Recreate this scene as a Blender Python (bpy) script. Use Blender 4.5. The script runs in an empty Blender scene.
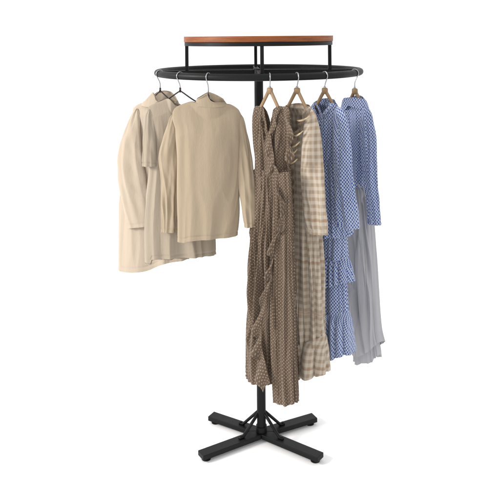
import bpy, math
from mathutils import Vector, noise

# ------------------------------------------------------------------ units
# lengths are written in "units" of 4.5 mm and scaled by S when meshes are made
S = 0.0045
D = 686.0            # camera distance from the pole
H = 402.0            # camera height
CAMX = -8.35
HZ = 36.2            # horizon row of the level lens
ROLL = math.radians(0.458)
SC = bpy.context.scene
COL = SC.collection


def ray(px, py):
    dx, dy = px - 250.0, py - HZ
    ca, sa = math.cos(ROLL), math.sin(ROLL)
    return Vector(((dx * ca - dy * sa) / D, 1.0, -(dx * sa + dy * ca) / D))


CAM = Vector((CAMX, -D, H))


def on_level(px, py, z):
    r = ray(px, py)
    k = (z - H) / r.z
    return CAM + r * k


def project(p):
    d = p - CAM
    x, y = d.x / d.y * D, -d.z / d.y * D
    ca, sa = math.cos(ROLL), math.sin(ROLL)
    return 250 + x * ca + y * sa, HZ - x * sa + y * ca


# ------------------------------------------------------------------ scene bookkeeping
def tag(o, label, cat, group=None, kind=None):
    if label: o['label'] = label
    if cat: o['category'] = cat
    if group: o['group'] = group
    if kind: o['kind'] = kind
    return o


def thing(name, loc, label, cat, group=None):
    o = bpy.data.objects.new(name, None)
    o.empty_display_size = 0.05
    o.location = Vector(loc) * S
    COL.objects.link(o)
    return tag(o, label, cat, group)


def abs_loc(o):
    v = Vector((0, 0, 0))
    while o is not None:
        v += Vector(o.location)
        o = o.parent
    return v


def mesh_obj(name, verts, faces, mat, parent=None, uvs=None, smooth=True, mats=None):
    """verts in units, world space"""
    base = abs_loc(parent) if parent else Vector((0, 0, 0))
    me = bpy.data.meshes.new(name)
    me.from_pydata([tuple(Vector(v) * S - base) for v in verts], [], faces)
    me.materials.append(mat)
    if smooth:
        me.polygons.foreach_set('use_smooth', [True] * len(me.polygons))
    if uvs:
        lay = me.uv_layers.new(name='UVMap')
        for p in me.polygons:
            for li, vi in zip(p.loop_indices, p.vertices):
                lay.data[li].uv = uvs[vi]
    me.validate()
    me.update()
    o = bpy.data.objects.new(name, me)
    COL.objects.link(o)
    if parent: o.parent = parent
    return o


def bevel(o, w, seg=2):
    m = o.modifiers.new('bevel', 'BEVEL')
    m.width = w * S; m.segments = seg; m.limit_method = 'ANGLE'
    m.angle_limit = math.radians(40)
    m.harden_normals = False
    return o


class MB:
    def __init__(s): s.v = []; s.f = []; s.uv = []

    def prism(s, pts, z0, z1):
        n = len(pts); b = len(s.v)
        s.v += [(p[0], p[1], z0) for p in pts] + [(p[0], p[1], z1) for p in pts]
        s.f.append(tuple(b + i for i in range(n))[::-1])
        s.f.append(tuple(b + n + i for i in range(n)))
        for i in range(n):
            j = (i + 1) % n
            s.f.append((b + i, b + j, b + n + j, b + n + i))

    def disc(s, c, r, z0, z1, n=24, r1=None):
        r1 = r if r1 is None else r1
        b = len(s.v)
        for z, q in ((z0, r), (z1, r1)):
            s.v += [(c[0] + q * math.cos(2 * math.pi * i / n), c[1] + q * math.sin(2 * math.pi * i / n), z) for i in range(n)]
        s.f.append(tuple(b + i for i in range(n))[::-1])
        s.f.append(tuple(b + n + i for i in range(n)))
        for i in range(n):
            j = (i + 1) % n
            s.f.append((b + i, b + j, b + n + j, b + n + i))

    def tube(s, pts, r, n=12, flat=None, up=None, caps=True):
        """round (or flat = (a, b)) bar swept along pts"""
        pts = [Vector(p) for p in pts]
        b = len(s.v); m = len(pts)
        prev = None
        for i, p in enumerate(pts):
            t = (pts[min(i + 1, m - 1)] - pts[max(i - 1, 0)]).normalized()
            if prev is None:
                a = Vector(up) if up else (Vector((0, 0, 1)) if abs(t.z) < 0.9 else Vector((1, 0, 0)))
            else:
                a = prev
            a = (a - t * a.dot(t)).normalized(); prev = a
            c = t.cross(a)
            rr = r[i] if isinstance(r, (list, tuple)) else r
            for k in range(n):
                th = 2 * math.pi * k / n
                ra, rc = (flat[0], flat[1]) if flat else (1, 1)
                s.v.append(tuple(p + a * math.cos(th) * rr * ra + c * math.sin(th) * rr * rc))
        for i in range(m - 1):
            for k in range(n):
                l = (k + 1) % n
                s.f.append((b + i * n + k, b + i * n + l, b + (i + 1) * n + l, b + (i + 1) * n + k))
        if caps:
            s.f.append(tuple(b + k for k in range(n))[::-1])
            s.f.append(tuple(b + (m - 1) * n + k for k in range(n)))

    def bar(s, p0, p1, w, h, up=(0, 0, 1)):
        """rectangular bar"""
        p0, p1 = Vector(p0), Vector(p1)
        t = (p1 - p0).normalized(); a = Vector(up); a = (a - t * a.dot(t)).normalized(); c = t.cross(a)
        b = len(s.v)
        for p in (p0, p1):
            for i, j in ((-1, -1), (1, -1), (1, 1), (-1, 1)):
                s.v.append(tuple(p + c * (i * w / 2) + a * (j * h / 2)))
        s.f += [(b + 3, b + 2, b + 1, b), (b + 4, b + 5, b + 6, b + 7)]
        for i in range(4):
            j = (i + 1) % 4
            s.f.append((b + i, b + j, b + 4 + j, b + 4 + i))

    def build(s, name, mat, parent=None, smooth=True):
        return mesh_obj(name, s.v, s.f, mat, parent, smooth=smooth)


def smooth_angle(o, deg=40):
    """keep hard edges on machined parts"""
    me = o.data
    import bmesh
    bm = bmesh.new(); bm.from_mesh(me)
    bmesh.ops.recalc_face_normals(bm, faces=bm.faces)
    for e in bm.edges:
        if len(e.link_faces) == 2 and e.calc_face_angle(0) > math.radians(deg):
            e.smooth = False
    bm.to_mesh(me); bm.free()
    return o


# ------------------------------------------------------------------ materials
def lin(c, k=1.0):
    r = []
    for x in c:
        x = x / 255.0
        r.append(k * (x / 12.92 if x <= 0.04045 else ((x + 0.055) / 1.055) ** 2.4))
    return (r[0], r[1], r[2], 1.0)


KL = 0.56      # picture value -> base colour under this light


class NT:
    def __init__(s, name, rough=0.85, spec=0.25, sheen=0.0):
        s.m = bpy.data.materials.new(name)
        s.m.use_nodes = True
        s.t = s.m.node_tree
        s.b = s.t.nodes['Principled BSDF']
        s.b.inputs['Roughness'].default_value = rough
        s.b.inputs['Specular IOR Level'].default_value = spec
        if sheen:
            s.b.inputs['Sheen Weight'].default_value = sheen
            s.b.inputs['Sheen Roughness'].default_value = 0.5

    def n(s, typ, **kw):
        o = s.t.nodes.new(typ)
        for k, v in kw.items():
            setattr(o, k, v)
        return o

    def link(s, a, b): s.t.links.new(a, b)

    def math(s, op, a, b=None, c=None, clamp=False):
        o = s.n('ShaderNodeMath', operation=op); o.use_clamp = clamp
        for i, x in enumerate((a, b, c)):
            if x is None: continue
            if isinstance(x, (int, float)): o.inputs[i].default_value = x
            else: s.link(x, o.inputs[i])
        return o.outputs[0]

    def uv(s, su=1.0, sv=1.0, rot=0.0):
        c = s.n('ShaderNodeUVMap'); m = s.n('ShaderNodeMapping')
        m.inputs['Scale'].default_value = (su, sv, 1)
        m.inputs['Rotation'].default_value = (0, 0, rot)
        s.link(c.outputs[0], m.inputs[0])
        x = s.n('ShaderNodeSeparateXYZ'); s.link(m.outputs[0], x.inputs[0])
        return m.outputs[0], x.outputs[0], x.outputs[1]

    def mix(s, f, a, b):
        o = s.n('ShaderNodeMix', data_type='RGBA')
        for i, x in ((0, f), (6, a), (7, b)):
            if isinstance(x, (int, float)): o.inputs[i].default_value = x
            elif isinstance(x, tuple): o.inputs[i].default_value = x
            else: s.link(x, o.inputs[i])
        return o.outputs[2]

    def noise(s, vec, scale, detail=3, rough=0.55):
        o = s.n('ShaderNodeTexNoise')
        o.inputs['Scale'].default_value = scale
        o.inputs['Detail'].default_value = detail
        o.inputs['Roughness'].default_value = rough
        if vec is not None: s.link(vec, o.inputs['Vector'])
        return o.outputs['Fac']

    def obj(s):
        return s.n('ShaderNodeTexCoord').outputs['Object']

    def color(s, c):
        if isinstance(c, tuple): s.b.inputs['Base Color'].default_value = c
        else: s.link(c, s.b.inputs['Base Color'])

    def bump(s, h, strength, dist):
        o = s.n('ShaderNodeBump')
        o.inputs['Strength'].default_value = strength
        o.inputs['Distance'].default_value = dist
        s.link(h, o.inputs['Height'])
        s.link(o.outputs[0], s.b.inputs['Normal'])


def mapped(nt, sx, sy, sz):
    m = nt.n('ShaderNodeMapping'); m.inputs['Scale'].default_value = (sx, sy, sz)
    nt.link(nt.obj(), m.inputs[0])
    return m.outputs[0]


def add_translucent(nt, colsock, amount):
    """thin cloth lets some light through"""
    tr = nt.n('ShaderNodeBsdfTranslucent')
    if isinstance(colsock, tuple): tr.inputs[0].default_value = colsock
    else: nt.link(colsock, tr.inputs[0])
    mx = nt.n('ShaderNodeMixShader'); mx.inputs[0].default_value = amount
    out = nt.t.nodes['Material Output']
    nt.link(nt.b.outputs[0], mx.inputs[1]); nt.link(tr.outputs[0], mx.inputs[2])
    nt.link(mx.outputs[0], out.inputs['Surface'])


def mat_plain(name, c, var=0.06, rib=None, weave=900, translucent=0.0, k=KL):
    nt = NT(name, 0.9, 0.12, 0.15)
    big = nt.noise(mapped(nt, 1, 1, 0.35), 9, 3)
    a = lin(c, k); b = tuple(x * (1 - 2 * var) for x in a[:3]) + (1,)
    vec, u, v = nt.uv(1, 1)
    fine = nt.noise(vec, 420, 2)
    col = nt.mix(nt.math('MULTIPLY', nt.math('ADD', big, fine), 0.5), a, b)
    nt.color(col)
    h = nt.noise(vec, weave, 2)
    crease = nt.noise(mapped(nt, 1.6, 1.6, 0.5), 26, 4, 0.6)
    h = nt.math('ADD', nt.math('MULTIPLY', h, 0.25), nt.math('MULTIPLY', crease, 2.0))
    if rib:
        w = nt.math('SINE', nt.math('MULTIPLY', u, 2 * math.pi / rib))
        h = nt.math('ADD', h, nt.math('MULTIPLY', w, 0.035))
    nt.bump(h, 0.55, 0.0016)
    if translucent: add_translucent(nt, col, translucent)
    return nt.m


def mat_dots(name, c, dot, period, r):
    nt = NT(name, 0.8, 0.2, 0.2)
    vec, u, v = nt.uv(1 / period, 1 / period)
    wob = nt.noise(vec, 0.9, 2)
    u = nt.math('ADD', u, nt.math('MULTIPLY', wob, 0.35))
    def cell(du, dv):
        a = nt.math('SUBTRACT', nt.math('FRACT', nt.math('ADD', u, du)), 0.5)
        b = nt.math('SUBTRACT', nt.math('FRACT', nt.math('ADD', v, dv)), 0.5)
        return nt.math('SQRT', nt.math('ADD', nt.math('MULTIPLY', a, a), nt.math('MULTIPLY', nt.math('MULTIPLY', b, b), 0.8)))
    d = nt.math('MINIMUM', cell(0, 0), cell(0.5, 0.5))
    f = nt.n('ShaderNodeMapRange'); f.interpolation_type = 'SMOOTHSTEP'
    f.inputs['From Min'].default_value = r * 1.25; f.inputs['From Max'].default_value = r * 0.75
    nt.link(d, f.inputs['Value'])
    big = nt.noise(mapped(nt, 1, 1, 0.3), 14, 3)
    a = lin(c, KL); b = tuple(x * 0.78 for x in a[:3]) + (1,)
    base = nt.mix(big, a, b)
    fade = nt.math('MULTIPLY', f.outputs[0], nt.math('MULTIPLY_ADD', nt.noise(vec, 0.6, 2), 0.7, 0.45), clamp=True)
    col = nt.mix(fade, base, lin(dot, KL))
    nt.color(col)
    crease = nt.noise(mapped(nt, 2.2, 2.2, 0.6), 34, 4, 0.65)
    nt.bump(crease, 0.6, 0.003)
    add_translucent(nt, col, 0.22)
    return nt.m


def mat_check(name, white, navy, pu, pv):
    nt = NT(name, 0.85, 0.12, 0.15)
    vec, u, v = nt.uv(1 / pu, 1 / pv)
    su = nt.math('SINE', nt.math('MULTIPLY', u, 2 * math.pi))
    sv = nt.math('SINE', nt.math('MULTIPLY', v, 2 * math.pi))
    pr = nt.math('MULTIPLY', su, sv)
    f = nt.n('ShaderNodeMapRange'); f.interpolation_type = 'SMOOTHSTEP'
    f.inputs['From Min'].default_value = -0.32; f.inputs['From Max'].default_value = 0.28
    nt.link(pr, f.inputs['Value'])
    big = nt.noise(mapped(nt, 1, 1, 0.4), 12, 3)
    fac = nt.math('ADD', nt.math('MULTIPLY', f.outputs[0], 0.95), nt.math('MULTIPLY_ADD', big, 0.3, -0.13), clamp=True)
    col = nt.mix(fac, lin(navy, KL), lin(white, KL))
    nt.color(col)
    crease = nt.noise(mapped(nt, 2.0, 2.0, 0.7), 32, 4, 0.6)
    nt.bump(crease, 0.7, 0.003)
    return nt.m


def mat_plaid(name, light, mid, dark, period):
    nt = NT(name, 0.85, 0.15, 0.2)
    vec, u, v = nt.uv(1 / period, 1 / period)
    def stripe(x, per, ph, lo, hi):
        w = nt.math('SINE', nt.math('MULTIPLY_ADD', x, 2 * math.pi / per, ph))
        f = nt.n('ShaderNodeMapRange'); f.interpolation_type = 'SMOOTHSTEP'
        f.inputs['From Min'].default_value = lo; f.inputs['From Max'].default_value = hi
        nt.link(w, f.inputs['Value'])
        return f.outputs[0]
    a = stripe(u, 1.0, 0, -0.5, 0.5)
    b = stripe(v, 1.12, 1, -0.5, 0.5)
    fine = stripe(v, 0.16, 0, -0.2, 0.9)
    s = nt.math('ADD', a, b)
    c1 = nt.mix(nt.math('MINIMUM', s, 1.0), lin(light, KL), lin(mid, KL))
    c2 = nt.mix(nt.math('MAXIMUM', nt.math('SUBTRACT', s, 1.0), 0.0), c1, lin(dark, KL))
    c3 = nt.mix(nt.math('MULTIPLY', fine, 0.10), c2, lin((235, 225, 208), KL))
    rust = stripe(v, 8.5, 2.2, 0.985, 0.998)
    col = nt.mix(nt.math('MULTIPLY', rust, 0.35), c3, lin((176, 128, 84), KL))
    nt.color(col)
    crease = nt.noise(mapped(nt, 2.0, 2.0, 0.5), 30, 4, 0.6)
    nt.bump(crease, 0.6, 0.0028)
    return nt.m


def mat_black(name, c=(30, 31, 33), rough=0.48):
    nt = NT(name, rough, 0.22)
    n1 = nt.noise(nt.obj(), 30, 4)
    nt.color(nt.mix(n1, lin(c, 0.22), lin(tuple(x + 7 for x in c), 0.22)))
    r = nt.n('ShaderNodeMapRange'); r.inputs['To Min'].default_value = rough - 0.08; r.inputs['To Max'].default_value = rough + 0.12
    nt.link(n1, r.inputs['Value']); nt.link(r.outputs[0], nt.b.inputs['Roughness'])
    nt.bump(nt.math('ADD', nt.noise(nt.obj(), 1400, 2), nt.math('MULTIPLY', nt.noise(nt.obj(), 90, 4), 0.6)), 0.22, 0.0004)
    return nt.m


def mat_wood(name, c1, c2, sx, sy, sz, rough=0.5, k=KL):
    nt = NT(name, rough, 0.3)
    v = mapped(nt, sx, sy, sz)
    a = nt.noise(v, 7, 6, 0.65)
    b = nt.noise(v, 40, 3, 0.6)
    f = nt.math('ADD', nt.math('MULTIPLY', a, 0.8), nt.math('MULTIPLY', b, 0.3))
    r = nt.n('ShaderNodeMapRange'); r.inputs['From Min'].default_value = 0.3; r.inputs['From Max'].default_value = 0.8
    nt.link(f, r.inputs['Value'])
    nt.color(nt.mix(r.outputs[0], lin(c1, k), lin(c2, k)))
    nt.bump(b, 0.2, 0.0006)
    return nt.m


def mat_metal(name, c, rough):
    nt = NT(name, rough, 0.5)
    nt.b.inputs['Metallic'].default_value = 1.0
    nt.color(nt.mix(nt.noise(nt.obj(), 60, 2), lin(c), lin(tuple(x * 0.9 for x in c))))
    return nt.m


M = {
    'black': mat_black('black_powder_coat'),
    'rubber': mat_black('black_rubber', (24, 24, 25), 0.6),
    'top': mat_wood('oiled_wood', (206, 120, 58), (120, 58, 24), 1.3, 1.3, 26, 0.5),
    'hangwood': mat_wood('pale_wood', (200, 170, 132), (168, 134, 98), 3, 3, 1.2, 0.5),
    'steel': mat_metal('bright_steel', (176, 176, 180), 0.3),
    'wire': mat_metal('dark_wire', (82, 78, 76), 0.35),
    'sweater': mat_plain('knit_beige', (207, 187, 160), 0.03, rib=0.0046),
    'tee': mat_plain('jersey_stone', (205, 189, 168), 0.03, rib=0.004),
    'coat': mat_plain('cream_cotton', (236, 217, 194), 0.02, k=0.5),
    'grey': mat_plain('grey_chiffon', (224, 223, 228), 0.04, translucent=0.12),
    'dots': mat_dots('taupe_dotted_chiffon', (137, 114, 94), (210, 192, 172), 2.75 * S, 0.155),
    'check': mat_check('blue_check_cotton', (226, 235, 253), (76, 104, 178), 2.65 * S, 3.05 * S),
    'plaid': mat_plaid('beige_plaid_cotton', (232, 218, 201), (213, 195, 174), (184, 162, 138), 5.1 * S),
    'satin': None,
}
nt = NT('cream_satin', 0.3, 0.6, 0.1)
nt.color(lin((216, 192, 152), 0.6)); nt.bump(nt.noise(nt.obj(), 120, 3), 0.3, 0.002)
M['satin'] = nt.m
nt = NT('taupe_satin', 0.4, 0.5, 0.1)
nt.color(lin((128, 108, 86), KL)); nt.bump(nt.noise(nt.obj(), 90, 3), 0.3, 0.002)
M['placket'] = nt.m

# ------------------------------------------------------------------ setting
nt = NT('white_paper', 0.9, 0.0)
nt.color(nt.mix(nt.noise(nt.obj(), 0.6, 2), (0.95, 0.95, 0.95, 1), (0.935, 0.935, 0.935, 1)))
fl = mesh_obj('floor', [(x, y, 0) for x, y in ((-4500, -4500), (4500, -4500), (4500, 4500), (-4500, 4500))], [(0, 1, 2, 3)], nt.m, smooth=False)
tag(fl, 'seamless white studio floor under the rack', None, kind='structure')

# ------------------------------------------------------------------ the rack
rack = thing('garment_rack', (0, 0, 0), 'tall black round garment rack with wooden disc on top and four-legged base', 'garment rack')
RR, RT = 100.3, 3.2
ZR = H - 35.3
ZT = 7.2     # top face of the legs

# rail
n, m = 128, 20
vs, fs = [], []
for i in range(n):
    a = 2 * math.pi * i / n
    for k in range(m):
        b = 2 * math.pi * k / m
        q = RR + RT * math.cos(b)
        vs.append((q * math.cos(a), q * math.sin(a), ZR + RT * math.sin(b)))
        fs.append((i * m + k, ((i + 1) % n) * m + k, ((i + 1) % n) * m + (k + 1) % m, i * m + (k + 1) % m))
mesh_obj('rail', vs, fs, M['black'], rack)

YAW = math.atan2(2.25, 71.5)
dx_ = Vector((math.cos(YAW), math.sin(YAW), 0))      # left-right bar
dy_ = Vector((-math.sin(YAW), math.cos(YAW), 0))     # front-back bar
up = Vector((0, 0, 1))
hub_r = 5.2
for d in (dx_, -dx_, dy_, -dy_):
    b = MB(); c = Vector((0, 0, ZR))
    b.bar(c + d * (hub_r - 0.6) - up * 0.7, c + d * (RR - RT + 0.9) - up * 0.7, 4.6, 4.8)
    bevel(smooth_angle(b.build('spoke', M['black'], rack)), 0.4)
    b = MB()
    b.bar(c + d * 71.5 + up * 1.6, c + d * 71.5 + up * (35.3 - 9.0 + 0.2), 3.3, 3.3, up=d)
    bevel(smooth_angle(b.build('shelf_post', M['black'], rack)), 0.35)
b = MB(); b.disc((0, 0), hub_r, ZR - 2.6, ZR + 2.6, 32)
bevel(smooth_angle(b.build('hub', M['black'], rack)), 0.4)

b = MB(); b.disc((0, 0), 74.2, H - 5.3, H + 0.1, 160)
shelf = bevel(smooth_angle(b.build('shelf', M['top'], rack)), 0.35)
# steel hoop under the board
n = 160; vs = []; fs = []
z0, z1 = H - 9.1, H - 5.35
for i in range(n):
    a = 2 * math.pi * i / n
    for q, z in ((73.6, z0), (73.6, z1), (68.5, z1), (68.5, z0)):
        vs.append((q * math.cos(a), q * math.sin(a), z))
    for k in range(4):
        j = (i + 1) % n
        fs.append((i * 4 + k, j * 4 + k, j * 4 + (k + 1) % 4, i * 4 + (k + 1) % 4))
hp = bevel(smooth_angle(mesh_obj('shelf_hoop', vs, fs, M['black'], shelf)), 0.3)

# pole (square section tube, rounded edges) and its collar
def rsq(h, r, n=5):
    pts = []
    for cx, cy, a0 in ((h - r, h - r, 0), (-h + r, h - r, 90), (-h + r, -h + r, 180), (h - r, -h + r, 270)):
        for k in range(n + 1):
            a = math.radians(a0 + 90 * k / n)
            pts.append((cx + r * math.cos(a), cy + r * math.sin(a)))
    return pts
b = MB(); b.prism(rsq(4.4, 3.2), ZT + 0.6, ZR - 2.5)
smooth_angle(b.build('pole', M['black'], rack), 30)
b = MB(); b.prism(rsq(5.4, 3.4), ZT - 0.3, ZT + 5.5)
bevel(smooth_angle(b.build('pole_socket', M['black'], rack), 30), 0.5)

# base legs: pentagons mitred at the middle
tips_px = [(200.6, 453.2), (320.6, 455.2), (314.6, 415.2), (211.0, 413.8)]       # front-left, front-right, back-right, back-left
tips = [on_level(x, y, ZT) for x, y in tips_px]
W = 5.6
dirs = []
for t in tips:
    d = Vector((t.x, t.y, 0)); dirs.append((d.normalized(), d.length))
def inter(p, d, q, e):
    den = d.x * e.y - d.y * e.x
    k = ((q.x - p.x) * e.y - (q.y - p.y) * e.x) / den
    return p + d * k
for i in range(4):
    d, L = dirs[i]; dn, _ = dirs[(i + 1) % 4]; dp, _ = dirs[(i - 1) % 4]
    lft = lambda v: Vector((-v.y, v.x, 0))
    # going counter-clockwise from leg i to leg i+1 the shared corner lies left of i and right of i+1
    cn = inter(lft(d) * W, d, -lft(dn) * W, dn)
    cp = inter(-lft(d) * W, d, lft(dp) * W, dp)
    e1 = d * L + lft(d) * W; e0 = d * L - lft(d) * W
    b = MB(); b.prism([Vector((0, 0, 0)), cp, e0, e1, cn], 2.6, ZT)
    leg = bevel(smooth_angle(b.build('leg', M['black'], rack, smooth=False)), 0.5)
    f = d * (L - 6)
    b = MB(); b.disc((f.x, f.y), 4.4, 0.0, 1.3, 28, 4.4); b.disc((f.x, f.y), 3.0, 1.3, 2.7, 20)
    smooth_angle(b.build('foot', M['rubber'], leg))
    # brace: flat strut from the pole down to the leg, with flattened toe
    p0 = d * 3.6 + up * (ZT + 19); p1 = d * 21.5 + up * (ZT + 0.9); p2 = d * 26 + up * (ZT + 0.75)
    b = MB(); b.tube([p0, p0 * 0.5 + p1 * 0.5, p1, p2], [1.5, 1.5, 1.45, 1.4], 10, flat=(1, 1.15))
    b.build('brace', M['black'], rack)
    b = MB(); q = d * 24.2; b.disc((q.x, q.y), 1.2, ZT + 1.6, ZT + 2.8, 12)
    smooth_angle(b.build('bolt', M['black'], leg))


# ------------------------------------------------------------------ frames for hanging clothes
class Frame:
    def __init__(s, hook_px, yaw_deg):
        """a vertical plane through the point of the rail whose hook shows at hook_px; yaw turns the near end"""
        best = None
        for i in range(1800):
            a = math.pi + math.pi * i / 1800
            p = Vector((RR * math.cos(a), RR * math.sin(a), ZR - 18))
            e = abs(project(p)[0] - hook_px)
            if best is None or e < best[0]: best = (e, a, p)
        s.a = best[1]
        s.o = Vector((best[2].x, best[2].y, 0))
        y = math.radians(yaw_deg)
        s.e = Vector((math.cos(y), math.sin(y), 0))       # left to right
        s.n = Vector((-math.sin(y), math.cos(y), 0))      # away from the viewer

    def un(s, px, py, v=0.0):
        r = ray(px, py)
        o = s.o + s.n * v
        k = (o - CAM).dot(s.n) / r.dot(s.n)
        p = CAM + r * k
        return (p - s.o).dot(s.e), p.z

    def pt(s, u, v, z):
        return s.o + s.e * u + s.n * v + up * z


def interp(tab, x):
    """tab sorted by first value ascending; smooth interpolation"""
    if x <= tab[0][0]: return tab[0][1]
    if x >= tab[-1][0]: return tab[-1][1]
    for i in range(len(tab) - 1):
        x0, y0 = tab[i]; x1, y1 = tab[i + 1]
        if x <= x1:
            # Catmull-Rom style tangents, limited
            def slope(j):
                if j <= 0 or j >= len(tab) - 1:
                    k = 0 if j <= 0 else len(tab) - 2
                    return (tab[k + 1][1] - tab[k][1]) / max(1e-6, tab[k + 1][0] - tab[k][0])
                a = (tab[j][1] - tab[j - 1][1]) / max(1e-6, tab[j][0] - tab[j - 1][0])
                c = (tab[j + 1][1] - tab[j][1]) / max(1e-6, tab[j + 1][0] - tab[j][0])
                return 0.0 if a * c <= 0 else 2 * a * c / (a + c)
            h = x1 - x0
            if h < 1e-6: return y1
            t = (x - x0) / h
            m0, m1 = slope(i) * h, slope(i + 1) * h
            return (2 * t**3 - 3 * t**2 + 1) * y0 + (t**3 - 2 * t**2 + t) * m0 + (-2 * t**3 + 3 * t**2) * y1 + (t**3 - t**2) * m1
    return tab[-1][1]


def lerp(a, b, t): return a + (b - a) * t
def clamp(x, a=0.0, b=1.0): return max(a, min(b, x))
def sstep(a, b, x):
    t = clamp((x - a) / (b - a)); return t * t * (3 - 2 * t)


def folds(theta, z, kn, seed, zf=0.006, cr=0.0):
    """drape pattern, seamless round the body: long irregular vertical folds"""
    x, y = math.cos(theta) * kn, math.sin(theta) * kn
    w = noise.noise((x * 0.4 + seed, y * 0.4, z * 0.012)) * 1.2
    a = noise.noise((x + w, y + seed * 3.1, z * zf + seed))
    r = 1.0 - 2.2 * abs(noise.noise((x * 0.8 + 7 + seed, y * 0.8 + w, z * zf * 0.8)))
    f = a * 0.85 + (r - 0.5) * 0.75
    if cr:
        q = noise.noise((x * 1.25 + seed * 5, y * 1.25 + w * 0.8, z * zf * 0.7 + 11))
        f -= cr * max(0.0, 1 - abs(q) / 0.09) * (0.55 + noise.noise((x, y, z * 0.02)))
    return f


def body(name, fr, left, right, top, hem, T, mat, parent, amp, kn=3.0, seed=1.0, n=260, m=150,
         top_back=None, neck=None, hem_back=-1.5, zf=0.006, vshift=0.0, round_top=10.0, uvoff=(0, 0), power=0.75, pleats=0, cr=0.0, stitch=0.0):
    """closed draped tube. left/right: edge points (px,py) downwards; top/hem: curves (px,py) left to right;
    T, amp: tables (py, half thickness / fold size); neck: (px0, px1, half depth) where front and back stay apart at the top"""
    un = lambda p, v=0.0: fr.un(p[0], p[1], vshift + v)
    hv = -0.75 * T[-1][1]
    L = sorted([(-z, u) for u, z in (un(p) for p in left)])
    R = sorted([(-z, u) for u, z in (un(p) for p in right)])
    Tt = sorted([un(p) for p in top]); Hm = sorted([(un(p)[0], un(p, hv)[1]) for p in hem])
    Tb = sorted([un(p) for p in top_back]) if top_back else Tt
    cx = 0.5 * (left[0][0] + right[0][0])
    Tz = sorted([(-fr.un(cx, p)[1], q) for p, q in T]); Az = sorted([(-fr.un(cx, p)[1], q) for p, q in amp])
    if neck:
        nu0, nu1 = fr.un(neck[0], 105)[0], fr.un(neck[1], 105)[0]
    vs, uvs, fcs = [], [], []
    l0, r0 = L[0][1], R[0][1]; l1, r1 = L[-1][1], R[-1][1]
    for j in range(m + 1):
        t = j / m
        row = []; flat_ = []
        for i in range(n):
            th = 2 * math.pi * i / n - math.pi / 2       # start at front centre
            cs, sn = math.cos(th), math.sin(th)
            s = (cs + 1) / 2
            ut, ub = lerp(l0, r0, s), lerp(l1, r1, s)
            zf_, zb_ = interp(Tt, ut), interp(Tb, ut)
            wgt = 0.5 - 0.5 * clamp(sn * 6, -1, 1)        # 1 front, 0 back
            zt = lerp(zb_, zf_, wgt)
            zb = interp(Hm, ub) + (0 if sn < 0 else hem_back * abs(sn) ** 0.5 * -1 * -1)
            z = lerp(zt, zb, t)
            ul, ur = interp(L, -z), interp(R, -z)
            u = lerp(ul, ur, s)
            th_ = interp(Tz, -z)
            g = clamp((zt - z) / round_top) ** 0.5
            if neck:
                ns = neck[3] if len(neck) > 3 else 3
                nk = sstep(nu0 - ns, nu0 + ns, ut) * (1 - sstep(nu1 - ns, nu1 + ns, ut))
                g = max(g, nk * neck[2] / max(th_, 0.1)) if g < 1 else g
            A = interp(Az, -z) * min(1, g + 0.15)
            if pleats:
                q = (s * pleats + 0.25 * math.sin(s * 9 + seed) + (0.5 if sn > 0 else 0)) * math.pi
                f = (abs(math.sin(q)) ** 0.55 - 0.6) * A + folds(th, z, kn, seed, zf, cr) * A * 0.35
            else:
                f = folds(th, z, kn, seed, zf, cr) * A
            hw = max(1.0, (ur - ul) / 2)
            if stitch: f -= 0.55 * math.exp(-((z - zb - stitch) / 0.75) ** 2)
            u += cs * (f * 0.55 - 0.12 * A)
            v = math.copysign(abs(sn) ** power, sn) * th_ * g + sn * f * 1.0 + vshift
            row.append(Vector((u, v, z)))
            f0 = folds(th, z, kn, seed, zf) * A * (0.8 if not pleats else 0.9)
            flat_.append(Vector((lerp(ul, ur, s) + cs * f0 * 0.55, math.copysign(abs(sn) ** power, sn) * th_ * g + sn * f0, 0)))
        # arc-length UVs from the front centre both ways
        acc = [0.0] * n
        for i in range(1, n // 2 + 1):
            acc[i] = acc[i - 1] + (flat_[i] - flat_[i - 1]).length
        for i in range(n - 1, n // 2, -1):
            q = (i + 1) % n
            acc[i] = acc[q] - (flat_[i] - flat_[q]).length
        for i in range(n):
            vs.append(fr.pt(row[i].x, row[i].y, row[i].z))
            uvs.append((acc[i] * S + uvoff[0], row[i].z * S + uvoff[1]))
    for j in range(m):
        for i in range(n):
            k = (i + 1) % n
            fcs.append((j * n + i, (j + 1) * n + i, (j + 1) * n + k, j * n + k))
    return mesh_obj(name, vs, fcs, mat, parent, uvs)


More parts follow.
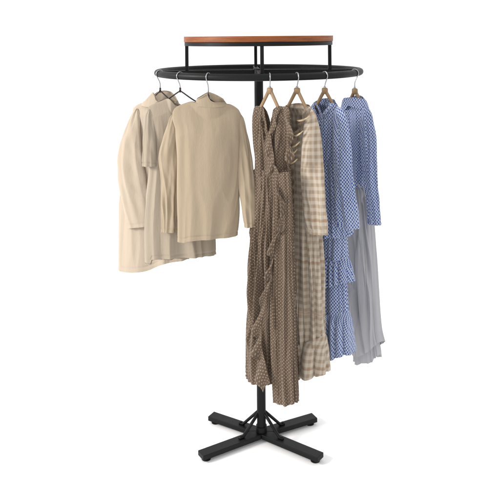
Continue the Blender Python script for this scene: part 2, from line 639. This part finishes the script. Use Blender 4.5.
def sleeve(name, fr, path, mat, parent, amp=1.2, seed=1.0, n=96, m=110, kn=2.0, thick=0.75, zf=0.02, cap=True, cuff=3.2):
    """path: (px, py, half width, v) from the shoulder to the cuff"""
    P = []
    for px, py, w, v in path:
        u, z = fr.un(px, py, v); P.append((u, z, w, v))
    ds = [0.0]
    for a, b in zip(P, P[1:]): ds.append(ds[-1] + math.hypot(a[0] - b[0], a[1] - b[1]))
    tabs = [[(d, p[k]) for d, p in zip(ds, P)] for k in range(4)]
    Ltot = ds[-1]
    vs, uvs, fcs = [], [], []
    for j in range(m + 1):
        d = Ltot * j / m
        u, z, w, v = (interp(tb, d) for tb in tabs)
        u2, z2 = interp(tabs[0], d + 1), interp(tabs[1], d + 1)
        u1, z1 = interp(tabs[0], d - 1), interp(tabs[1], d - 1)
        t = Vector((u2 - u1, z2 - z1)).normalized(); nn = Vector((-t.y, t.x))
        if cap: w *= clamp(d / 5.0) ** 0.5 if d < 5 else 1
        row = []
        for i in range(n):
            th = 2 * math.pi * i / n - math.pi / 2
            f = folds(th, z, kn, seed, zf) * amp * clamp(0.3 + d / Ltot)
            # sideways wrinkles that gather near the elbow
            f += 0.6 * amp * noise.noise((math.cos(th) * 1.4 + seed, math.sin(th) * 1.4, z * 0.09 + math.cos(th) * 0.8))
            if cuff: f -= 0.5 * math.exp(-((Ltot - d - cuff) / 0.7) ** 2)
            a = math.cos(th) * (w + f * 0.7); b = math.sin(th) * (w * thick + f)
            row.append((u + nn.x * a, v + b, z + nn.y * a))
        acc = 0.0; pr = row[0]
        for i in range(n):
            q = row[i]; acc += math.dist(q, pr); pr = q
            vs.append(fr.pt(*q)); uvs.append((acc * S, -d * S))
    for j in range(m):
        for i in range(n):
            k = (i + 1) % n
            fcs.append((j * n + i, (j + 1) * n + i, (j + 1) * n + k, j * n + k))
    if cap: fcs.append(tuple(range(n)))
    o = mesh_obj(name, vs, fcs, mat, parent, uvs)
    return o


def frill(name, fr, path, mat, parent, waves=9, amp=3.0, seed=0.0, m=240, k=14, uvoff=0.0):
    """gathered strip. path: (px, py, v, side) inner edge; side = signed width in units (+ right)"""
    P = []
    for px, py, v, wd, drop in path:
        u, z = fr.un(px, py, v); P.append((u, z, v, wd, drop))
    ds = [0.0]
    for a, b in zip(P, P[1:]): ds.append(ds[-1] + math.hypot(a[0] - b[0], a[1] - b[1]))
    tabs = [[(d, p[q]) for d, p in zip(ds, P)] for q in range(5)]
    vs, uvs, fcs = [], [], []
    last, acc = [], []
    for j in range(m + 1):
        d = ds[-1] * j / m
        u, z, v, wd, drop = (interp(tb, d) for tb in tabs)
        ph = 2 * math.pi * (waves * j / m + 0.6 * noise.noise((d * 0.02, seed, 0)))
        loc = 0.7 + 0.6 * noise.noise((d * 0.05 + 3, seed, 5))
        for i in range(k + 1):
            q = i / k
            e = q ** 0.8
            ww = wd * (1 + 0.25 * noise.noise((d * 0.06, seed + 9, 0)))
            uu = u + ww * q + math.sin(ph * 1.0 + 1.2) * amp * 0.45 * e * loc
            vv = v - 0.6 - abs(wd) * 0.25 * math.sin(q * math.pi * 0.6) + math.sin(ph) * amp * e * loc
            zz = z - drop * q * q + math.cos(ph) * amp * 0.35 * e
            pt_ = Vector((uu, vv, zz))
            if j == 0: last.append(pt_); acc.append(0.0)
            else: acc[i] += (pt_ - last[i]).length; last[i] = pt_
            vs.append(fr.pt(uu, vv, zz)); uvs.append((q * max(abs(wd), 3) * S + uvoff, -acc[k // 2 if k // 2 < len(acc) else i] * S))
    for j in range(m):
        for i in range(k):
            fcs.append((j * (k + 1) + i, (j + 1) * (k + 1) + i, (j + 1) * (k + 1) + i + 1, j * (k + 1) + i + 1))
    o = mesh_obj(name, vs, fcs, mat, parent, uvs)
    s = o.modifiers.new('cloth', 'SOLIDIFY'); s.thickness = 0.0007; s.offset = 0
    return o


def hook_points(fr, z_end, rr=3.7):
    c = Vector((RR * math.cos(fr.a), RR * math.sin(fr.a), ZR))
    o = Vector((math.cos(fr.a), math.sin(fr.a), 0))
    pts = []
    for k in range(15):
        a = math.radians(175 - k * (175 + 38) / 14)
        pts.append(c + o * (rr * math.cos(a)) + up * (rr * math.sin(a)))
    pts += [c + o * 1.9 - up * 4.6, c + o * 0.7 - up * 6.8, c - up * 9.2, Vector((c.x, c.y, z_end))]
    return pts


def smooth_path(pts, sub=5):
    out = []
    n = len(pts)
    for i in range(n - 1):
        p0, p1, p2, p3 = pts[max(i - 1, 0)], pts[i], pts[i + 1], pts[min(i + 2, n - 1)]
        for k in range(sub):
            t = k / sub
            out.append(0.5 * ((2 * p1) + (p2 - p0) * t + (2 * p0 - 5 * p1 + 4 * p2 - p3) * t * t + (3 * p1 - p0 - 3 * p2 + p3) * t ** 3))
    out.append(pts[-1])
    return out


def hanger(fr, kind, neck_py, ends, label, group, mid=None):
    """ends: (px,py) of left and right shoulder ends"""
    u0, zn = fr.un(project(Vector((fr.o.x, fr.o.y, ZR - 18)))[0], neck_py)
    zn = fr.pt(0, 0, zn).z
    base = fr.pt(0, 0, zn)
    t = thing('coat_hanger', base, label, 'hanger', group)
    b = MB(); b.tube(hook_points(fr, zn - 1), 0.5, 8)
    b.build('hook', M['steel'], t)
    el = fr.un(*ends[0]); er = fr.un(*ends[1])
    if kind == 'wire':
        b = MB()
        P = [fr.pt(el[0], 0, el[1]), fr.pt(el[0] * 0.55, 0, lerp(zn, el[1], 0.62)), fr.pt(el[0] * 0.08, 0, zn - 0.6), fr.pt(0, 0, zn),
             fr.pt(er[0] * 0.08, 0, zn - 0.6), fr.pt(er[0] * 0.55, 0, lerp(zn, er[1], 0.62)), fr.pt(er[0], 0, er[1])]
        P = smooth_path(P, 5)
        b.tube(P, 0.62, 8)
        b.tube([fr.pt(el[0], 0, el[1]), fr.pt(er[0], 0, er[1])], 0.55, 8)
        b.build('wire_frame', M['wire'], t)
        b = MB(); b.tube([fr.pt(0, 0, zn + 3.4), fr.pt(0, 0, zn + 0.2)], 0.95, 10)
        b.build('twist', M['wire'], t)
    else:
        b = MB()
        for e in (el, er):
            pts = [fr.pt(0, 0, zn + 1.2), fr.pt(e[0] * 0.12, 0, zn - 1.2), fr.pt(e[0] * 0.38, 0, lerp(zn, e[1], 0.36)), fr.pt(e[0] * 0.72, 0, lerp(zn, e[1], 0.74)), fr.pt(e[0], 0, e[1])]
            pts = smooth_path(pts, 6)
            b.tube(pts, [lerp(1.75, 1.4, i / (len(pts) - 1)) for i in range(len(pts))], 12, flat=(1.0, 0.72))
        # neck block
        b.tube([fr.pt(0, 0, zn + 2.4), fr.pt(0, 0, zn + 1.6), fr.pt(0, 0, zn - 3)], [1.9, 2.6, 2.7], 16, up=tuple(fr.e), flat=(1.15, 0.7))
        b.build('shoulders', M['hangwood'], t)
        b = MB(); b.tube([fr.pt(0, 0, zn + 3.6), fr.pt(0, 0, zn + 2.0)], 1.1, 10)
        b.build('ferrule', M['steel'], t)
    return t


# ------------------------------------------------------------------ 1 sweater
G1 = 'plain tops hanging on the left'
G2 = 'dresses hanging on the right'
HG1 = 'wire hangers on the left'; HG2 = 'wooden hangers on the right'

F = Frame(208.5, 0)
hanger(F, 'wire', 99, ((186, 112), (232, 112)), 'thin wire hanger holding the front beige mock-neck sweater', HG1)
sw = thing('sweater', F.pt(0, 0, F.un(208, 240)[1]), 'beige fine-ribbed mock-neck sweater, frontmost of the plain tops, right beside the pole', 'sweater', G1)
body('body', F,
     [(172.5, 109), (172.5, 118), (175.5, 130), (176.5, 160), (177, 200), (177, 243)],
     [(241, 110), (241, 125), (240.5, 145), (240, 165), (239.8, 190), (239, 215), (237, 239)],
     [(172.5, 112.5), (174.5, 108.6), (178, 106), (184, 103.5), (192, 101.6), (196, 102.6), (205, 104.5), (215, 104.5), (224, 104), (229, 104.2), (234, 106.2), (238.5, 109.6), (241, 114)],
     [(177, 243), (183, 243.2), (190, 241), (205, 239.3), (220, 238.2), (237, 237)],
     [(100, 4.5), (110, 5.5), (125, 7.5), (160, 9), (245, 10)], M['sweater'], sw,
     [(100, 0.2), (115, 0.6), (150, 1.1), (245, 1.8)], stitch=3.4, m=210, kn=2.3, seed=2.3, neck=(193, 228, 4.6, 13), round_top=26)
body('collar', F,
     [(199, 92), (197, 98), (195, 104)],
     [(221, 92), (223.5, 99), (227, 104)],
     [(195.5, 100.8), (198.5, 99.0), (202, 96.8), (205.5, 94.2), (207.3, 93.2), (209, 96.5), (211, 100.2), (214, 101.8), (220, 102.0), (226, 103.0)],
     [(194, 105.5), (200, 106.5), (214, 107.5), (222, 107), (227.5, 106)],
     [(90, 4.9), (104, 5.0), (108, 5.1)], M['sweater'], sw,
     [(90, 0.0), (106, 0.1)], kn=2.0, seed=6.1, neck=(190, 232, 5.8), round_top=1, n=200, m=30, hem_back=0,
     top_back=[(195.5, 100.8), (200, 97.6), (205.5, 93.6), (208, 92.6), (212, 93.6), (217, 96), (221, 99), (226, 103)])
sleeve('sleeve', F, [(176, 112, 2.8, 3), (174, 122, 4.8, 4), (171.6, 140, 7.6, 5), (169.6, 158, 9.6, 6), (170, 180, 7.6, 7), (169.7, 205, 6.6, 7), (169.5, 232, 6.8, 7)], M['sweater'], sw, 1.6, 3.3, kn=1.6, thick=0.45)
sleeve('sleeve', F, [(238.4, 112.5, 2.6, 1), (239.8, 124, 4.6, 0.5), (242, 142, 6.2, 0), (244.8, 165, 7.2, -2), (247.4, 188, 7.4, -4), (249.6, 210, 6.4, -6.5), (251, 227, 5.6, -7)], M['sweater'], sw, 1.0, 5.7, kn=1.6, thick=0.45)

# ------------------------------------------------------------------ 2 tee
F = Frame(180.2, 4)
hanger(F, 'wire', 91.5, ((154, 106), (206, 106)), 'thin dark wire hanger with its arms bare above the stone coloured tee', HG1)
te = thing('long_tee', F.pt(0, 0, F.un(180, 260)[1]), 'stone grey-beige short-sleeved long tee between the cream jacket and the beige sweater', 'tee shirt', G1)
body('body', F,
     [(147, 108), (148, 120), (150, 140), (149, 170), (146, 200), (145, 235), (145.3, 266)],
     [(214, 108), (214, 125), (213, 160), (214, 200), (215, 235), (216, 258)],
     [(146, 108.5), (153, 104.2), (161, 101), (168.5, 98.4), (171.5, 100.5), (176, 105), (188, 106.5), (194, 103), (200, 102.5), (214, 108)],
     [(145, 264.5), (150, 264.5), (151.5, 260.5), (165, 259), (186, 257.5), (216, 256)],
     [(100, 3.5), (115, 5.5), (150, 7.5), (265, 10)], M['tee'], te,
     [(100, 0.3), (120, 1.0), (160, 2.2), (265, 3.4)], cr=0.12, stitch=3.0, m=210, kn=2.4, seed=8.1, neck=(168, 192, 5.0), round_top=12, hem_back=-6,
     top_back=[(146, 108.5), (153, 104.2), (168.5, 98.4), (172, 100.5), (177, 104.8), (188, 105.5), (194, 103), (200, 102.5), (214, 108)])
sleeve('sleeve', F, [(150, 109, 3.2, -1), (149.5, 120, 4.6, -2), (149.6, 140, 6.2, -4), (150, 155, 6.9, -5), (150.2, 166, 7.2, -5)], M['tee'], te, 1.0, 1.3, kn=1.6, thick=0.55)
sleeve('sleeve', F, [(212, 109, 3.2, 0), (214, 120, 4.6, 2), (214, 140, 6.2, 3), (213, 163, 7.0, 3)], M['tee'], te, 1.0, 6.3, kn=1.6, thick=0.55)

# ------------------------------------------------------------------ 3 cream jacket
F = Frame(160.2, -20)
hanger(F, 'wire', 91.5, ((140, 108), (181, 107)), 'thin wire hanger nearest the left end of the rail, inside the cream jacket collar', HG1)
co = thing('jacket', F.pt(0, 0, F.un(150, 271)[1]), 'cream long-sleeved jacket with a stand collar, leftmost and longest of the plain tops', 'jacket', G1)
body('body', F,
     [(133, 108.5), (133, 120), (129, 150), (123, 180), (119.7, 205), (119.3, 272)],
     [(186, 109), (187, 130), (187, 180), (188, 230), (188, 262)],
     [(132.5, 109), (137, 105), (145, 102), (152, 100.5), (168, 100.5), (176, 102), (186, 108)],
     [(119, 271.8), (130, 272.2), (148, 271.3), (154, 270), (160, 267.5), (170, 263.5), (188, 262)],
     [(100, 4), (115, 6), (150, 7.5), (272, 10)], M['coat'], co,
     [(100, 0.4), (125, 1.2), (170, 2.4), (272, 3.8)], cr=0.12, stitch=4.2, m=210, kn=2.2, seed=4.4, neck=(150, 171, 5.5), round_top=12)
body('collar', F,
     [(145, 91), (144, 99), (142, 106)],
     [(176.5, 91), (177, 99), (179, 106)],
     [(144, 103.5), (148, 100), (152, 95), (155.5, 91.8), (157.5, 94), (159.5, 98.5), (163, 101), (170, 102), (177, 101)],
     [(142, 105.5), (150, 107), (160, 107.5), (170, 107), (179, 105)],
     [(90, 5.6), (100, 6.8), (107, 7.8)], M['coat'], co,
     [(90, 0.6), (106, 0.9)], kn=1.8, seed=2.6, neck=(140, 182, 5.0), round_top=1, n=200, m=30, hem_back=0,
     top_back=[(144, 103.5), (148, 100), (152, 95), (156, 91.8), (162, 90.8), (168, 91.8), (173, 95.5), (177, 101)])
sleeve('sleeve', F, [(137.2, 108.5, 3.0, -3), (135.2, 118, 5.2, -5), (132.5, 132, 8.6, -8), (130.4, 148, 12.0, -9), (130.4, 162, 14.2, -10), (132.6, 182, 15.0, -10), (136.4, 205, 14.4, -10), (140.2, 226.5, 12.8, -10)], M['coat'], co, 1.2, 2.1, kn=1.7, thick=0.32)
sleeve('sleeve', F, [(184, 109, 3.5, 2), (186, 125, 6, 4), (186, 150, 8, 5), (185, 185, 8, 6), (184, 220, 7.5, 6)], M['coat'], co, 1.6, 9.1, kn=1.7, thick=0.5)

# ------------------------------------------------------------------ 4 taupe dotted wrap dress
YR = -40
F = Frame(269.8, YR)
hanger(F, 'wood', 90.5, ((257.0, 113.5), (281.5, 113.5)), 'pale wooden hanger in the open V neck of the dotted brown dress', HG2)
br = thing('wrap_dress', F.pt(0, 0, F.un(270, 395)[1]), 'long sleeveless brown wrap dress with tiny white dots and a cascading ruffle', 'dress', G2)
body('bodice', F,
     [(254, 107), (253.5, 120), (254.5, 140), (257, 160), (257, 176)],
     [(288.5, 107), (289.5, 120), (289, 140), (287, 160), (288, 176)],
     [(253.5, 108), (257, 105.8), (262.5, 106.6), (264.6, 110), (266.6, 120), (268.6, 133), (270, 133), (273.4, 119), (275.8, 109), (279, 105.8), (288.5, 108)],
     [(256, 176), (288, 176)],
     [(100, 4), (112, 6), (140, 8), (176, 8)], M['dots'], br,
     [(100, 0.6), (115, 2.0), (140, 3.2), (176, 3.2)], cr=0.9, kn=4.0, seed=3.9, neck=(264, 277, 4.0), round_top=8, n=320,
     top_back=[(253.5, 108), (257, 105.8), (262.5, 106.6), (264.8, 111), (267, 122), (269.3, 134), (273, 121), (275.8, 109), (279, 105.8), (288.5, 108)], zf=0.015)
body('skirt', F,
     [(255.5, 168), (255.2, 190), (253.2, 234), (251, 280), (249, 330), (247.6, 386)],
     [(289, 168), (291, 200), (292, 250), (293, 300), (294, 345), (295, 392)],
     [(255, 168), (289, 168)],
     [(247, 377), (249, 380), (256, 384.5), (263, 386), (270, 387), (280, 388), (295, 389)],
     [(168, 7.6), (200, 9), (280, 11), (390, 14)], M['dots'], br,
     [(168, 2.0), (200, 4.2), (280, 5.4), (350, 5.2), (390, 3.6)], cr=0.9, stitch=2.2, kn=4.6, seed=6.6, round_top=1, n=380, m=170, hem_back=-3)
# the overlapping longer front panel of the wrap
body('wrap_panel', F,
     [(272, 172), (273.5, 205), (272, 250), (270, 300), (271, 350), (273.5, 404)],
     [(289, 172), (291.5, 205), (293, 250), (294, 300), (295, 350), (297.3, 406)],
     [(272, 172), (289, 172)],
     [(273.5, 403), (279, 405), (288, 407), (297, 405.5)],
     [(172, 2.5), (220, 3.5), (300, 4.5), (406, 5.0)], M['dots'], br,
     [(172, 1.2), (220, 2.2), (300, 3.2), (370, 3.0), (406, 1.8)], cr=0.9, stitch=2.2, kn=3.0, seed=1.7, round_top=1, vshift=-11, n=220, m=170, hem_back=0)
frill('neck_ruffle', F, [(275.8, 107.5, -5, 3.5, 0), (274, 117, -7, 4, 2), (271.5, 127, -8, 4, 3), (270.5, 131, -9, -3, 5), (271.5, 136, -10, -6, 7), (273, 146, -10, -5.5, 8), (275, 160, -10, -4, 6), (276, 172, -10, -3, 5)],
      M['dots'], br, waves=4.2, amp=2.2, seed=1.0, m=160)
frill('neck_ruffle', F, [(264, 107.5, -4, -1.6, 0.5), (266, 118, -6, -2, 1), (268, 130, -8, -2, 1), (270, 143, -9, -3, 3), (271.5, 158, -10, -4, 5), (272.5, 172, -10, -4, 5)],
      M['dots'], br, waves=4, amp=0.9, seed=5.0, m=140)
frill('shoulder_ruffle', F, [(283, 106.5, -4, 6, 1), (285.5, 118, -8, 7, 4), (287, 132, -10, 7, 8), (287, 146, -11, 6, 10), (285, 160, -11, 4, 8)],
      M['dots'], br, waves=3.2, amp=3.0, seed=2.0, m=140)
frill('side_ruffle', F, [(274, 165, -13, 4, 6), (276, 185, -14, 6, 8), (281, 205, -16, 4, 8), (284, 222, -17, -6, 10), (277, 238, -16, -6, 10), (274, 256, -16, -3, 6), (270, 285, -17, -5, 6), (265, 310, -17, -8, 9),
      (262, 330, -18, -8, 9), (263, 350, -18, -6, 9), (267, 366, -18, -8, 10), (271, 384, -18, -8, 10)],
      M['dots'], br, waves=8, amp=4.4, seed=3.0, m=320, k=16)

# ------------------------------------------------------------------ 5 plaid dress
F = Frame(297.2, YR)
hanger(F, 'wood', 90.5, ((285, 111), (308, 111)), 'pale wooden hanger above the beige plaid dress', HG2)
pl = thing('plaid_dress', F.pt(0, 0, F.un(300, 380)[1]), 'long-sleeved beige plaid dress with a shiny placket, right beside the brown dotted dress', 'dress', G2)
body('bodice', F,
     [(280, 110), (280, 130), (281, 160), (283, 196)],
     [(313, 110), (316, 130), (317, 160), (317, 196)],
     [(280, 110), (284, 106.5), (287, 105.2), (290, 114), (294, 128), (297.5, 137), (301, 128), (305.5, 113), (309, 106), (313, 110)],
     [(283, 196), (317, 196)],
     [(100, 4), (112, 7), (140, 8.5), (196, 8.5)], M['plaid'], pl,
     [(100, 0.4), (120, 1.2), (196, 1.8)], cr=0.8, kn=2.6, seed=5.2, neck=(287, 309, 4.5), round_top=9,
     top_back=[(280, 110), (284, 106.5), (287, 104.6), (297, 103.5), (306, 104.8), (309, 106), (313, 110)], zf=0.012)
body('skirt', F,
     [(283, 190), (282, 230), (280, 280), (279, 345)],
     [(317, 190), (320, 230), (323, 280), (324.5, 345)],
     [(283, 190), (317, 190)], [(279, 356), (292, 356), (300, 354), (324.5, 350)],
     [(190, 8.5), (250, 9.5), (335, 10.5), (356, 8)], M['plaid'], pl,
     [(190, 2.2), (240, 4.6), (330, 6.2), (356, 3)], cr=1.0, kn=3.2, seed=7.7, round_top=1, n=300, hem_back=0, uvoff=(0.02, 0))
body('flounce', F,
     [(280.5, 336), (277.5, 344), (276, 360), (275, 384)],
     [(322.5, 331), (326, 340), (327, 355), (328.3, 380)],
     [(280, 338), (292, 340), (300, 339), (323, 333)], [(275, 386), (288, 386), (297, 385), (305, 384), (311, 380), (320, 381), (328, 379.5)],
     [(333, 9.0), (341, 11.3), (360, 12.6), (385, 14)], M['plaid'], pl,
     [(334, 0.6), (341, 5.0), (360, 8.0), (385, 9.0)], kn=3.4, seed=2.9, pleats=6, round_top=1, n=340, m=60, hem_back=0, uvoff=(0.05, 0), zf=0.003)
# placket with gathered satin ties down the left of the V
frill('placket', F, [(309, 107, -6, -1.5, 0.5), (304.5, 118, -9, -2, 1), (300, 130, -11, -4, 2), (296.5, 145, -12, -8, 3), (295, 165, -12, -7, 3), (295, 185, -12, -6, 3), (295, 205, -13, -6, 3)],
      M['placket'], pl, waves=11, amp=2.2, seed=4.0, m=220)
for (x, y, l) in ((302.5, 119.5, 6.6), (297.5, 134.5, 4.8), (294.5, 145.5, 4.4), (293, 153, 3.4), (292, 162.5, 4.6)):
    u, z = F.un(x, y, -15)
    b = MB()
    b.tube(smooth_path([F.pt(u - l * 1.1, -13.0, z - 1.4), F.pt(u - l * 0.6, -14.4, z - 1.4), F.pt(u, -15.0, z - 0.5), F.pt(u + l * 0.6, -15.0, z + 1.2), F.pt(u + l * 1.0, -13.4, z + 3.4)], 5),
           [0.2 + 0.5 * math.sin(math.pi * (i + 0.5) / 21) ** 0.8 for i in range(21)], 12, flat=(1.15, 0.4), up=tuple(up))
    b.build('tie', M['satin'], pl)
sleeve('sleeve', F, [(309, 108.5, 3.4, -4), (311, 122, 7.0, -7), (311.5, 145, 10.0, -10), (312.5, 175, 11.4, -12), (314.5, 205, 11.0, -13), (317, 234, 10.4, -13)], M['plaid'], pl, 1.6, 3.1, kn=1.7, thick=0.32)
sleeve('sleeve', F, [(283, 109, 3.0, 3), (281, 125, 6, 5), (280, 160, 7, 6), (279, 220, 7, 7)], M['plaid'], pl, 1.4, 8.1, kn=1.7, thick=0.45)

# ------------------------------------------------------------------ 6 blue tiered dress
F = Frame(324.8, YR)
hanger(F, 'wood', 90.5, ((315, 107.5), (335, 107.5)), 'pale wooden hanger above the blue tiered dress, second from the right end', HG2)
b1 = thing('tiered_dress', F.pt(0, 0, F.un(335, 360)[1]), 'long blue and white checked dress with ruffled tiers, beside the plaid dress', 'dress', G2)
body('bodice', F,
     [(309, 110), (308, 130), (309, 158), (311, 162)],
     [(340, 110), (344, 130), (343, 158), (343, 162)],
     [(309, 110), (312, 105), (315, 102), (317.5, 107), (320, 113.5), (324, 113), (330, 107.5), (333.5, 102.5), (336, 104), (340, 110)],
     [(311, 163), (343, 163)],
     [(98, 4), (112, 7), (140, 8.5), (163, 8.5)], M['check'], b1,
     [(100, 0.4), (120, 1.4), (163, 2.2)], cr=0.9, kn=2.6, seed=9.2, neck=(315, 334, 4.8), round_top=9,
     top_back=[(309, 110), (312, 105), (315, 101), (319, 99), (325, 98.6), (330, 99.5), (334, 101.5), (336, 103), (340, 110)], zf=0.012)
body('tier', F,
     [(310, 157), (307, 190), (304, 240)],
     [(343, 157), (347, 190), (350.5, 240)],
     [(310, 157), (343, 157)], [(304, 239), (320, 241), (335, 238.5), (350.5, 239)],
     [(157, 8.2), (190, 9.5), (240, 11)], M['check'], b1,
     [(157, 1.5), (175, 3.6), (240, 6.5)], cr=0.9, kn=3.6, seed=1.2, round_top=1, n=300, m=90, hem_back=0)
body('tier', F,
     [(307, 228), (305, 250), (304, 265)],
     [(346, 228), (347, 245), (348, 265)],
     [(307, 228), (346, 228)], [(304, 265), (348, 265)],
     [(228, 6.5), (265, 7)], M['check'], b1,
     [(228, 2), (265, 2.8)], kn=3.6, seed=4.2, round_top=1, n=260, m=50, hem_back=0)
body('tier', F,
     [(304, 255), (302, 270), (301, 287)],
     [(345.5, 253), (349.5, 262), (351.5, 272), (353.8, 286)],
     [(304, 256), (347.5, 255)], [(301, 288), (320, 287), (334, 288.5), (345, 286), (353, 286.5)],
     [(253, 6.4), (261, 9.4), (270, 10.6), (287, 12.5)], M['check'], b1,
     [(254, 0.5), (261, 4.4), (287, 7.0)], kn=4.0, pleats=8, seed=6.1, round_top=1, n=320, m=60, hem_back=0, zf=0.003)
body('tier', F,
     [(305, 278), (304, 300), (303, 318)],
     [(346.5, 278), (347.5, 300), (349, 318)],
     [(305, 278), (346.5, 278)], [(303, 318), (349, 316)],
     [(278, 6.8), (318, 7.4)], M['check'], b1,
     [(278, 2), (318, 3.0)], kn=3.6, seed=7.3, round_top=1, n=260, m=50, hem_back=0)
body('tier', F,
     [(303, 310), (301, 335), (300, 360)],
     [(347, 307), (350.5, 317), (352.5, 335), (355, 359)],
     [(303, 312), (349, 309)], [(300, 357), (315, 359), (328, 357.5), (339, 361), (346, 359), (354, 359)],
     [(308, 6.6), (317, 9.6), (330, 11), (360, 13.5)], M['check'], b1,
     [(309, 0.5), (316, 4.6), (360, 7.5)], kn=4.2, pleats=9, seed=8.8, round_top=1, n=340, m=80, hem_back=0, zf=0.003)
sleeve('sleeve', F, [(335, 107, 4.0, -3), (339, 118, 7.0, -6), (341.5, 140, 8.6, -9), (342.5, 165, 9.0, -12), (344, 190, 9.6, -14), (346.5, 210, 10.2, -15), (348.5, 228, 10.8, -15)], M['check'], b1, 1.8, 4.1, kn=1.9, thick=0.45)
sleeve('sleeve', F, [(312, 108, 3.0, 3), (309, 125, 6, 5), (306, 160, 7, 6), (305, 220, 7, 7)], M['check'], b1, 1.4, 1.1, kn=1.7, thick=0.45)
# edging along the neckline
frill('collar', F, [(314.5, 102.5, -5, 2.6, 0.6), (317.3, 107.5, -7, 3, 0.6), (320.2, 114.5, -9, 3, 0.8), (321, 128, -10, 2.4, 0.3), (321.5, 145, -10, 2.0, 0.3), (322, 158, -10, 1.6, 0.3)], M['check'], b1, waves=3, amp=0.5, seed=7, m=90, k=8)
frill('collar', F, [(333.5, 103, -5, -3, 1), (329.5, 108.5, -7, -3.4, 1.2), (325, 113.5, -9, -3, 1.2), (321.5, 117, -10, -1.6, 1)], M['check'], b1, waves=2, amp=0.5, seed=8, m=60, k=8)

# ------------------------------------------------------------------ 7 blue blouse top with grey skirt
F = Frame(354.8, YR)
hanger(F, 'wood', 91, ((347.5, 105.5), (363, 105.5)), 'pale wooden hanger nearest the right end of the rail', HG2)
b2 = thing('long_dress', F.pt(0, 0, F.un(365, 360)[1]), 'dress with a blue checked bodice and a plain grey flowing skirt, rightmost on the rail', 'dress', G2)
body('bodice', F,
     [(341.5, 106), (341, 115), (341, 140), (343, 170), (346, 190)],
     [(368, 108), (370, 118), (370.5, 140), (368, 170), (366, 190)],
     [(341.5, 106), (344, 101), (347, 99.5), (350, 101), (355, 103.5), (359, 101), (362, 99), (365, 102), (368, 108)],
     [(346, 189), (356, 187), (366, 189)],
     [(98, 4.5), (110, 7.5), (150, 9), (190, 7)], M['check'], b2,
     [(98, 0.6), (115, 2.0), (190, 2.8)], cr=0.9, kn=2.6, seed=3.2, neck=(346, 363, 5.2), round_top=8,
     top_back=[(341.5, 106), (345, 99), (350, 96.5), (356, 95.6), (361, 97.5), (365, 102), (368, 108)], zf=0.012)
body('collar', F,
     [(344.5, 96.5), (343.5, 100), (342.5, 107)],
     [(363.5, 97.5), (366, 102), (368.5, 110)],
     [(344.5, 98), (350, 97.2), (356, 97), (363.5, 98.5)], [(342.5, 106), (349, 110), (353, 106), (360, 108), (368.5, 111)],
     [(96, 4.5), (104, 7.5), (110, 9)], M['check'], b2,
     [(96, 1.2), (110, 2.2)], kn=2.4, seed=8.2, neck=(344, 364, 4.5), round_top=2, n=180, m=40, hem_back=0)
body('skirt', F,
     [(348, 184), (346, 210), (346, 250), (348, 300), (351, 357)],
     [(366, 184), (371, 205), (374.5, 240), (377, 290), (379.5, 330), (383.5, 349)],
     [(347, 184), (366, 184)],
     [(350, 355), (353, 355), (358, 356), (366, 357.5), (374, 354), (383.5, 348)],
     [(184, 6), (210, 8), (280, 10.5), (357, 14)], M['grey'], b2,
     [(184, 1.6), (220, 2.4), (300, 3.4), (357, 3.4)], cr=0.35, kn=2.9, seed=5.5, round_top=1, n=320, m=170, hem_back=-2)
body('lining', F,
     [(354, 300), (355, 330), (356, 366)],
     [(374, 300), (376, 330), (380, 364)],
     [(350, 300), (374, 300)],
     [(355, 362), (361, 366), (368, 364), (377, 364), (380, 360)],
     [(300, 7), (366, 10.5)], M['grey'], b2,
     [(300, 2.0), (366, 3.6)], kn=3.8, seed=2.5, round_top=1, n=300, m=80, hem_back=-1)
sleeve('sleeve', F, [(364, 106, 3.2, -3), (366.5, 118, 6.2, -6), (368, 140, 8.0, -8), (369.5, 165, 7.8, -10), (371.5, 190, 6.8, -11), (373.5, 208, 6.4, -11), (374.6, 224.5, 6.6, -11)], M['check'], b2, 1.6, 6.1, kn=1.9, thick=0.5)
sleeve('sleeve', F, [(345, 107, 3.0, 3), (343, 125, 6, 5), (341, 160, 7, 6), (341, 215, 7, 7)], M['check'], b2, 1.4, 3.6, kn=1.7, thick=0.45)
# grey tie knotted at the waist
frill('waist_tie', F, [(357, 183, -12, 4, 2), (359.5, 187, -14, 4, 3), (361, 193, -14, 3, 3), (361.5, 202, -13, 2, 3)], M['grey'], b2, waves=2, amp=1.6, seed=1.5, m=60, k=8)

# ------------------------------------------------------------------ light
w = bpy.data.worlds.new('World'); SC.world = w; w.use_nodes = True
bg = w.node_tree.nodes['Background']
bg.inputs[0].default_value = (1, 1, 1, 1); bg.inputs[1].default_value = 1.17


def area(name, loc, target, size, power, col=(1, 1, 1)):
    l = bpy.data.lights.new(name, 'AREA'); l.shape = 'RECTANGLE'; l.size = size[0]; l.size_y = size[1]
    l.energy = power; l.color = col
    o = bpy.data.objects.new(name, l); COL.objects.link(o)
    o.location = loc
    o.rotation_euler = (Vector(target) - Vector(loc)).to_track_quat('-Z', 'Y').to_euler()
    return o


area('key_softbox', (-4.1, -1.35, 2.7), (0, -0.2, 1.1), (1.1, 1.1), 190, (1, 0.975, 0.935))

# ------------------------------------------------------------------ camera
cam = bpy.data.cameras.new('camera'); co_ = bpy.data.objects.new('camera', cam); COL.objects.link(co_)
co_.location = CAM * S
co_.rotation_euler = (math.radians(90), ROLL, 0)
cam.sensor_width = 36; cam.lens = 36 * D / 500.0
cam.shift_y = -(250 - HZ) / 500.0
cam.clip_start = 0.05; cam.clip_end = 200
SC.camera = co_

SC.render.engine = 'CYCLES'
SC.view_settings.view_transform = 'Standard'
SC.view_settings.look = 'None'
SC.view_settings.exposure = 0
SC.view_settings.gamma = 1
SC.cycles.use_denoising = True
SC.cycles.max_bounces = 8
SC.render.film_transparent = False
